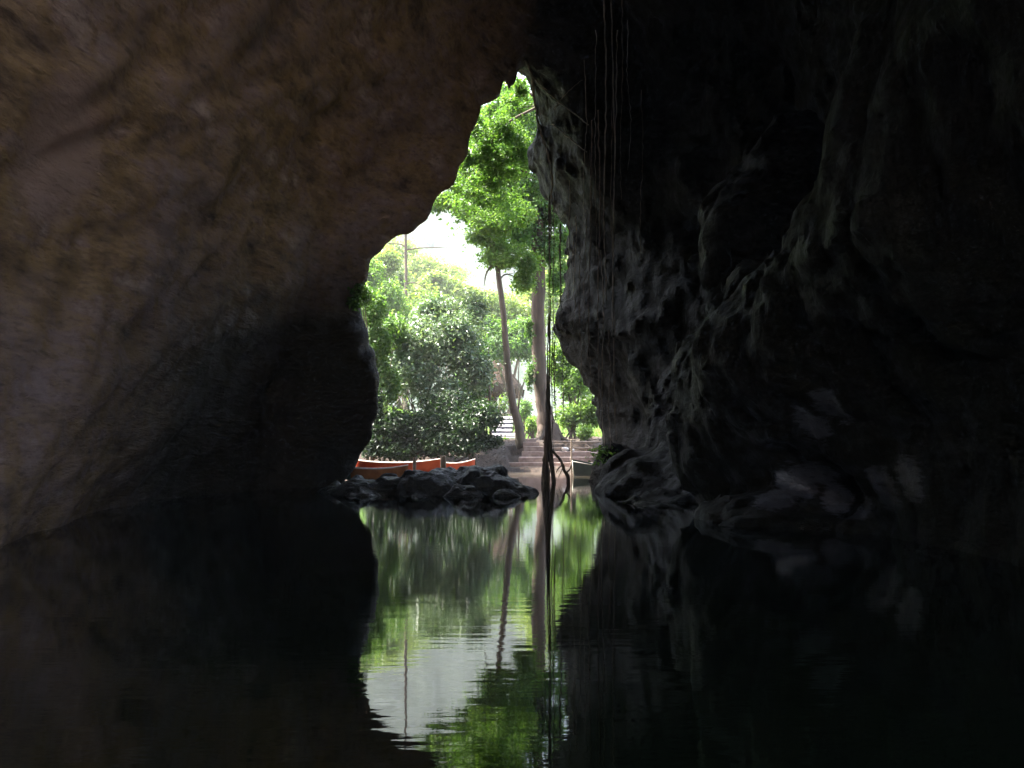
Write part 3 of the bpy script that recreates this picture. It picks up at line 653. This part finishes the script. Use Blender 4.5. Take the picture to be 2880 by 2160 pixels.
# stones on the landing
def blob(name, c, r, mat, seed, label, cat, group=None, amp=.25):
    import bmesh
    bm = bmesh.new(); bmesh.ops.create_icosphere(bm, subdivisions=3, radius=1)
    vs = np.array([v.co[:] for v in bm.verts]); fs = [[v.index for v in f.verts] for f in bm.faces]; bm.free()
    k = 1 + amp*vnoise(vs[:,0]*1.4+seed, vs[:,1]*1.4, vs[:,2]*1.4, seed) + amp*.4*vnoise(vs[:,0]*4, vs[:,1]*4+seed, vs[:,2]*4, seed)
    o = mesh_obj(name, vs*k[:,None]*np.array(r) + np.array(c), fs, mat); return tag(o, label, cat, group)
blob('stone', P(565.3,450.3,36.4)+Vector((0,0,.04)), (.13,.1,.07), M['white_stone'], 3, 'larger white stone lying on the landing beside the root column', 'stone', 'white stones on the landing')
blob('stone', P(573,450.8,36.5)+Vector((0,0,.02)), (.06,.05,.05), M['white_stone'], 5, 'smaller white stone lying on the landing below the rail post', 'stone', 'white stones on the landing')

# ------------------------------------------------------------------ thatched hut
hut = thing('thatched_hut', 'open hut with drooping brown thatched roof behind the leaning trunk', 'hut', (-1.1,53,2.1))
rg = random.Random(8)
cx, cy = -1.15, 53.0
mb = MB(); nseg = 40; rings = [(0.05,5.6),(.7,5.1),(1.25,4.4),(1.62,3.9),(1.75,3.5)]
vs = []; fs = []
for k, (r_, z_) in enumerate(rings):
    for j in range(nseg):
        a = 2*math.pi*j/nseg; q = r_*(1+rg.uniform(-.03,.03)); zz = z_ + (rg.uniform(-.3,.05) if k == len(rings)-1 else rg.uniform(-.03,.03))
        vs.append((cx+q*math.cos(a), cy+q*math.sin(a), zz))
for k in range(len(rings)-1):
    for j in range(nseg): fs.append((k*nseg+j, (k+1)*nseg+j, (k+1)*nseg+(j+1)%nseg, k*nseg+(j+1)%nseg))
b = len(vs)
for j in range(nseg):
    a = 2*math.pi*j/nseg; vs.append((cx+1.45*math.cos(a), cy+1.45*math.sin(a), 3.55))
for j in range(nseg): fs.append((4*nseg+j, b+j, b+(j+1)%nseg, 4*nseg+(j+1)%nseg))
fs.append(tuple(range(b, b+nseg))[::-1])
mb.add(vs, fs)
for _ in range(240):
    a = rg.uniform(0, 6.28); r_ = rg.uniform(1.5,1.8); x, y = cx+r_*math.cos(a), cy+r_*math.sin(a); L = rg.uniform(.2,.6)
    mb.add([(x-.03,y,3.65),(x+.03,y,3.65),(x+rg.uniform(-.04,.04),y+.02,3.55-L)], [(0,1,2)])
mb.build('roof', M['thatch'], hut, False)
for a in (35,90,145,215,270,325):
    x, y = cx+1.3*math.cos(R(a)), cy+1.3*math.sin(R(a)); mb = MB(); mb.tube([(x,y,1.9),(x,y,3.7)], .09, 8, .05, rg); mb.build('post', M['hut_wood'], hut)
mb = MB()
for k in range(7): mb.box(cx-1.1, cx+.35, cy-1.3+.0*k, cy-1.25, 2.1+k*.16, 2.25+k*.16, .01, .004, rg)
mb.build('wall', M['thatch'], hut, False)

# ------------------------------------------------------------------ sapling, stump
def stick(name, label, cat, pts, mat, n=7, group=None, jit=.12, seed=1, twigs=()):
    rg = random.Random(seed); mb = MB(); sp = smooth_path(pts, 5); mb.tube([q[:3] for q in sp], [max(.004,q[3]) for q in sp], n, jit, rg)
    for t in twigs:
        sp = smooth_path(t, 4); mb.tube([q[:3] for q in sp], [max(.003,q[3]) for q in sp], 5, jit, rg)
    return tag(mb.build(name, mat), label, cat, group)
def pr(px, py, d, r): return tuple(P(px,py,d)) + (r,)
stick('sapling', 'thin bare stem standing just left of the pale upper steps', 'sapling', [pr(491,450,36.6,.06), pr(490.5,430,36.6,.05), pr(490,400,36.6,.05), pr(488,370,36.7,.04), pr(489,345,36.8,.02)], M['bark_lean'], seed=3,
      twigs=[[pr(490,400,36.6,.025), pr(486,392,36.6,.015), pr(480,385,36.6,.006)], [pr(490,405,36.6,.02), pr(497,396,36.6,.012), pr(503,392,36.6,.006)]])
stick('stump', 'slim dark broken stump beside the leaning trunk', 'stump', [pr(521,440,40.5,.07), pr(520.5,420,40.5,.07), pr(518,412,40.5,.05), pr(519,400,40.5,.04), pr(519.5,391,40.5,.012)], M['root_dark'], seed=4,
      twigs=[[pr(520,418,40.5,.03), pr(516,411,40.5,.02), pr(514,413,40.5,.01)]])

# ------------------------------------------------------------------ rocks
h2 = .06; x2 = np.arange(-4.6,1.3,h2); y2 = np.arange(18.6,23.6,h2); z2 = np.arange(-.9,1.1,h2)
QX, QY, QZ = np.meshgrid(x2, y2, z2, indexing='ij'); D = np.full(QX.shape, 9., np.float32)
for (cx_, cy_, top, rx, ry) in [(-3.75,21.3,.26,.6,1.0),(-3.2,20.9,.40,.7,1.2),(-2.6,21.2,.42,.7,1.3),(-2.0,21.0,.56,.65,1.3),(-1.4,21.3,.60,.7,1.4),(-.85,21.2,.68,.65,1.3),(-.4,21.2,.70,.5,1.2),(-.1,20.9,.50,.45,1.1),(.25,20.8,.22,.45,1.0),
        (-2.9,20.0,.12,.6,.5),(-1.9,19.9,.2,.5,.45),(-1.0,19.8,.24,.6,.5),(-.2,19.8,.2,.5,.45),(.4,20.3,.02,.4,.5)]:
    rz = top + .5; d = (np.sqrt(((QX-cx_)/rx)**2 + ((QY-cy_)/ry)**2 + ((QZ+.5)/rz)**2) - 1)*min(rx, ry, rz)
    hh_ = np.clip(.5+.5*(D-d)/.12, 0, 1); D = D*(1-hh_) + d*hh_ - .12*hh_*(1-hh_)
x_, y_, z_ = QX.ravel(), QY.ravel(), QZ.ravel()
D += .03
D += (.05*(1-2*np.abs(vnoise(x_/.9,y_/.6,z_/.5,31))) + .035*(1-2*np.abs(vnoise(x_/.27,y_/.27,z_/.25,32))) + .025*vnoise(x_/.12,y_/.12,z_/.12,33)).reshape(D.shape)
V_, F_ = surface_nets(D, (x2[0],y2[0],z2[0]), h2); tag(mesh_obj('rock_islet', V_, F_, M['islet'], None, False), 'low dark wetted rock mound in the water in front of the canoes', 'rock')

# ------------------------------------------------------------------ boats
def canoe(label, x0, x1, y, zk, zt, beam, hull, rim, inner, tilt=0.0, group='canoes moored behind the rock mound', bow=None, yaw=0.0):
    t = thing('canoe', label, 'canoe', ((x0+x1)/2, y, zk), group); L = x1-x0; n = 26; mcx = (x0+x1)/2
    def sec(u, inset):
        s = 2*u-1; w_ = beam/2*max(0.0, 1-abs(s)**2.6)**.6; sheer = zt - .03 + .10*s*s * (1.0); keel = zk + .16*abs(s)**5
        w_ = max(w_-inset, .008); pts = []
        for j in range(9):
            a = math.pi*j/8; yy = -math.cos(a)*w_; f = math.sin(a)**.55
            pts.append((yy, sheer-(sheer-keel-inset)*f))
        return pts
    def shell(inset, mat, name, flip, u0=0.0, u1=1.0):
        vs = []; fs = []
        for i in range(n+1):
            u = u0+(u1-u0)*i/n
            for (yy, zz) in sec(u, inset):
                xx = (u-.5)*L; c, s = math.cos(yaw), math.sin(yaw); vs.append((mcx+xx*c-yy*s, y+xx*s+yy*c, zz+tilt*(u-.5)))
        for i in range(n):
            for j in range(8):
                f = (i*9+j, i*9+j+1, (i+1)*9+j+1, (i+1)*9+j); fs.append(f[::-1] if flip else f)
        return mesh_obj(name, vs, fs, mat, t)
    shell(0, hull, 'hull', False); shell(.025, inner, 'interior', True)
    for sgn, j in ((0,0),(1,8)):
        mb = MB(); pts = []
        for i in range(n+1):
            u = i/n; yy, zz = sec(u, .01)[j]; xx = (u-.5)*L; c, s = math.cos(yaw), math.sin(yaw)
            pts.append((mcx+xx*c-yy*s, y+xx*s+yy*c, zz+tilt*(u-.5)+.012))
        mb.tube(pts, .015, 6); mb.build('gunwale', rim, t)
    for u in (.3,.7):
        w_ = abs(sec(u,.03)[0][0]); zz = sec(u,0)[0][1]-.07+tilt*(u-.5); xx = mcx+(u-.5)*L
        mb = MB(); mb.box(xx-.09, xx+.09, y-w_, y+w_, zz, zz+.02, .004); mb.build('seat', M['wood'], t, False)
    if bow: shell(-.006, bow, 'bow_panel', False, 0.0, .2)
    return t
D1 = 30.0
canoe('long red canoe with cream gunwale tied left of the mooring posts', (355-512)*.03, (441-512)*.03, 30.0, .04, .42, .62, M['red'], M['cream'], M['wood'], tilt=.03)
canoe('red canoe end poking out right of the taller mooring post', (438-512)*.031, (475-512)*.031, 31.0, .02, .38, .6, M['red'], M['cream'], M['wood'], tilt=.06)
canoe('low wooden canoe with faded teal bow lying in front of the red ones', (338-512)*.0272, (408-512)*.0272, 27.2, -.02, .33, .6, M['orange_hull'], M['cream'], M['wood'], bow=M['teal_light'])
# dark punt by the right wall
pt = thing('punt', 'dark teal square-ended boat with white edge half hidden by the right rock', 'boat', (2.3,30.2,0))
vs = []; z0_, z1_ = -.05, .42
mb = MB(); a = P(572.6,462,30.2); e = .62
prof = [(a.x, 30.2, z1_+.02), (a.x+.05, 30.2, z0_), (a.x+e, 30.2, z0_), (a.x+e, 30.2, z1_-.1)]
prof2 = [(p[0]+.15, p[1]+2.6, p[2]) for p in prof]
mb.add(prof+prof2, [(0,1,2,3),(7,6,5,4),(0,4,5,1),(1,5,6,2),(2,6,7,3)]); mb.build('hull', M['teal'], pt, False)
mb = MB(); mb.add([(a.x+.04,30.24,z1_-.06),(a.x+e-.04,30.24,z1_-.15),(a.x+e+.1,32.7,z1_-.15),(a.x+.2,32.7,z1_-.06)], [(0,1,2,3)]); mb.build('floor', M['teal'], pt, False)
mb = MB(); mb.tube([(a.x+.03,30.17,z0_),(a.x-.01,30.17,z1_+.02)], .012, 6); mb.tube([(a.x-.01,30.17,z1_+.02),(a.x+e,30.17,z1_-.1)], .008, 6); mb.tube([(a.x-.01,30.17,z1_+.02),(a.x+.14,32.8,z1_+.02)], .008, 6); mb.build('trim', M['cream'], pt)
# mooring posts
def post(px, pyt, d, r, label, mat='wood_pale', cat='post', lean=0.0, name='mooring_post'):
    p = P(px, pyt, d); stick(name, label, cat, [(p.x, p.y, -.9, r), (p.x+lean*.4, p.y, -.2, r), (p.x+lean, p.y, p.z-.05, r*.95), (p.x+lean, p.y, p.z, r*.6)], M[mat], 8, 'wooden mooring posts', .06, int(px))
post(414.5,458,28.8,.05,'shorter pale mooring post standing before the middle of the red canoe')
post(443.3,456.5,28.8,.085,'taller thicker mooring post between the two red canoes')
post(571.5,441,31.2,.025,'thin tall mooring pole left of the dark teal boat')

# ------------------------------------------------------------------ root column, aerial roots
rc = thing('root_column', 'thick braided column of dark aerial roots reaching down into the water', 'tree roots', (P(549,484,26).x, 26, 0))
rg = random.Random(12)
for k in range(11):
    ph = rg.uniform(0, 6.28); tw = rg.uniform(-1.5, 1.5); pts = []; top = [236,300,265,345,320,300,372,355,392,330,412][k]
    for i in range(26):
        t = i/25; py = top + (492-top)*t
        wpx = np.interp(py, [190,320,390,430,452,465,478,492], [1.3,1.4,1.8,2.7,3.7,5.2,6.8,7.6]); cxp = np.interp(py, [190,320,390,440,480,492], [550,549.3,548.2,547.6,548.4,548.8])
        a = ph + tw*t*4; d = 26 + .20*math.sin(a)*wpx/6
        r_ = np.interp(py, [190,300,380,440,470,492], [.008,.009,.018,.034,.05,.06])*(.55+.5*((k*37) % 10)/10)
        p = P(cxp + wpx*.78*math.cos(a) + rg.uniform(-.9,.9)*min(1,wpx/4), py, d); pts.append((p.x, p.y, p.z, r_))
    mb = MB(); mb.tube([q[:3] for q in pts], [q[3] for q in pts], 7, .18, rg); mb.build('root', M['root_dark'], rc)
for k in range(9):
    sg = rg.choice((-1,1)); x0 = 548.5 + sg*rg.uniform(1,4); y0 = rg.uniform(435,474); ex = x0 + sg*rg.uniform(1,5); d = 26+rg.uniform(-.35,.35)
    pts = smooth_path([pr(x0,y0,26,.028), pr(x0+(ex-x0)*.35,y0+(492-y0)*.3,d,.024), pr(ex-sg*1.5,y0+(492-y0)*.7,d,.02), pr(ex,494,d,.014)], 6)
    mb = MB(); mb.tube([q[:3] for q in pts], [q[3] for q in pts], 6, .2, rg); mb.build('rootlet', M['root_dark'], rc)
stick('snag', 'crooked dead branch standing in the water right of the root column', 'dead branch', [pr(552,450,26,.035), pr(556,455,26,.035), pr(559.5,458.6,26,.035), pr(562.7,465,25.8,.04), pr(564,470,25.8,.04), pr(567,474.7,25.7,.05), pr(568.5,481,25.6,.055), pr(566,492,25.6,.05)], M['root_dark'], seed=6,
      twigs=[[pr(562,465,25.8,.02), pr(558,469,25.8,.015), pr(556,473,25.8,.008)], [pr(566,473,25.7,.025), pr(570,469,25.7,.018), pr(571.5,464,25.7,.008)], [pr(563,467,25.8,.012), pr(560,474,25.8,.01), pr(558,478,25.8,.005)]])
# free hanging roots in the opening
def vine_free(px, y0, y1, d, r, seed, label, leafy=True):
    rg = random.Random(seed); pts = []; n = 16; dr = 0
    for i in range(n+1):
        dr = dr*.9 + rg.uniform(-.7,.7); pts.append(pr(px+dr*.8, y0+(y1-y0)*i/n, d, r*(1-.4*i/n)*rg.uniform(.7,1.35)))
    rg2 = random.Random(seed+1); mb = MB(); sp = smooth_path(pts, 3); mb.tube([q[:3] for q in sp], [q[3] for q in sp], 6, .25, rg2)
    root = thing('hanging_root', label, 'aerial root', tuple(sp[0][:3]), 'aerial roots hanging in the cave mouth')
    mb.build('stem', M['root_dark'], root)
    if leafy:
        bl = [(*q[:3], .05, .05, .09) for q in sp[::2]]; V_, F_ = leaves(bl, 140, .06, seed); mesh_obj('foliage', V_, F_, M['l_dark'], root, False)
vine_free(549.5,196,392,25.4,.022,41,'long dark root strand hanging straight down onto the root column')
vine_free(553.5,205,400,25.8,.012,42,'thinner strand hanging close right of the longest one')
vine_free(561,224,309,26.5,.024,43,'short thick strand ending above the rock knob')
vine_free(545,205,300,26,.008,44,'finest strand in front of the thick trunk top', False)
vine_free(556,318,420,26.6,.012,45,'strand hanging below the rock knob')
vine_free(563,345,440,27.3,.010,46,'strand hanging beside the sunny yellow-green bush')
vine_free(552.5,330,468,26.6,.014,47,'strand dropping beside the root column to the water')
vine_free(578,385,415,27.6,.012,48,'stubby strand low against the right wall', False)
# roots lying on the right wall
def wall_root(pxs, r, mat, seed, label, k=7, off=.07, name='wall_root', cat='aerial root', group='roots trailing over the right cave wall'):
    rg = random.Random(seed); sp = smooth_path([(a_, b_, 0) for a_, b_ in pxs], k); pts = []; last = None
    for q in sp:
        h_ = hit(q[0]+rg.uniform(-.7,.7), q[1], off)
        if h_ is None or h_.y > 29.5: h_ = P(q[0], q[1], last or 26.5)
        if last is not None: h_ = P(q[0], q[1], min(h_.y, last+.35)) if h_.y > last+.35 else h_
        last = h_.y; pts.append(h_)
    # smooth the depth
    ysm = [p.y for p in pts]
    for _ in range(3): ysm = [min(ysm[i], (ysm[max(i-1,0)]+ysm[i]+ysm[min(i+1,len(ysm)-1)])/3) for i in range(len(ysm))]
    Q = []
    for p, yn in zip(pts, ysm):
        d = p - Vector((0,0,EYE)); Q.append(Vector((0,0,EYE)) + d*(yn/p.y))
    n = len(Q); mb = MB(); mb.tube(Q, [r*(1-.45*i/n)*rg.uniform(.75,1.25) for i in range(n)], 6, .15, rg)
    return tag(mb.build(name, M[mat]), label, cat, group)
wall_root([(525.8,60),(531.6,76),(534.5,101),(540.4,130),(549,159),(552,181),(550.6,205),(551,240)], .035, 'root_pale', 51, 'pale root snaking down the edge of the right wall from the apex')
wall_root([(531.6,74.7),(543,88),(556.4,99.5),(572,112),(588,125)], .025, 'root_pale', 52, 'upper of two pale roots slanting down to the right from the apex')
wall_root([(552,124),(562,132),(574,142),(587,152)], .022, 'root_pale', 53, 'lower of two short pale roots slanting down to the right')
wall_root([(554,110),(562,98),(572,88),(582,80)], .016, 'root_dark', 54, 'dark root slanting up to the right above the pale one')
for i, (x, a_, b_, xb, r_, m_) in enumerate([(604,0,300,606,.022,'root_pale'),(611,0,440,616,.018,'root_pale'),(617,30,330,612,.014,'root_pale'),(622,0,200,621,.012,'root_dark'),(598,110,420,600,.02,'root_dark'),
        (592,120,360,588,.016,'root_dark'),(601,250,450,604,.018,'root_pale'),(586,210,330,584,.013,'root_pale'),(608,330,450,611,.016,'root_dark'),(576,215,300,574,.014,'root_pale')]):
    labs = ['pale root hanging from the roof at the left of the long trio','longest pale root hanging from the roof almost to the water','thin pale root crossing behind the longest one','thin dark root hanging from the roof at far right of the bunch',
            'thick dark root on the wall below the slanting roots','dark root curving left beneath the slanting roots','pale root low on the right wall','short pale root near the edge of the right wall','dark root at the foot of the longest pale root','pale root beside the rock edge above the knob']
    wall_root([(x,a_),((x+xb)/2+1,(a_*2+b_)/3),((x+xb)/2-1,(a_+2*b_)/3),(xb,b_)], r_, m_, 60+i, labs[i], k=12, off=.09)
rgx = random.Random(99)
for i in range(9):
    x = [570,574,580,584,590,596,613,628,641][i]; a_ = [180,232,255,60,150,30,80,20,90][i]; b_ = [300,330,420,230,400,260,420,170,260][i]
    lab = ['fine strand hanging at the rock edge just above the knob','fine strand beside the knob','long strand down the face right of the knob','strand hanging behind the slanting roots','strand between the slanting roots and the water','strand left of the long pale roots high on the wall',
           'strand weaving right of the longest pale root','short strand high on the wall right of the bunch','rightmost lone strand on the right wall face'][i]
    wall_root([(x,a_),(x+rgx.uniform(-3,3),(a_*2+b_)/3),(x+rgx.uniform(-3,3),(a_+2*b_)/3),(x+rgx.uniform(-3,3),b_)], .011, 'root_pale' if i % 2 else 'root_dark', 160+i, lab, k=12, off=.10)
# ivy on the left wall edge
for (px, py, nn, s_, lab) in [(357,292,320,7,'small ivy clump sprouting from the left wall edge'), (352,303,160,5,'dark sprig below the ivy on the left wall edge')]:
    h_ = hit(px-3, py, .1) or P(px,py,24)
    V_, F_ = leaves([(h_.x+.1, h_.y, h_.z, s_*.024, .25, s_*.024)], nn, .12, int(py)); tag(mesh_obj('ivy', V_, F_, M['l_deep'], None, False), lab, 'ivy', 'ivy on the left wall')
h_ = hit(602,455,.1)
if h_: fe = thing('fern', 'dark little fern at the foot of the right wall', 'fern', tuple(h_)); V_, F_ = leaves([(h_.x, h_.y, h_.z, .3,.3,.2)], 200, .12, 77); mesh_obj('foliage', V_, F_, M['l_mid'], fe, False)

# ------------------------------------------------------------------ haze
mh = bpy.data.materials.new('haze'); mh.use_nodes = True; hn = mh.node_tree; hn.nodes.clear()
ho = hn.nodes.new('ShaderNodeOutputMaterial'); hv_ = hn.nodes.new('ShaderNodeVolumePrincipled')
hv_.inputs['Density'].default_value = .0013; hv_.inputs['Color'].default_value = (.95,.97,1,1); hv_.inputs['Anisotropy'].default_value = 0.0
hn.links.new(hv_.outputs[0], ho.inputs['Volume'])
hb = MB(); hb.box(-1600,1600,-1600,1600,-3,115); hz_ = hb.build('haze', mh, None, False); hz_['kind'] = 'stuff'; tag(hz_, 'thin pale haze in the air over the whole valley', 'haze')
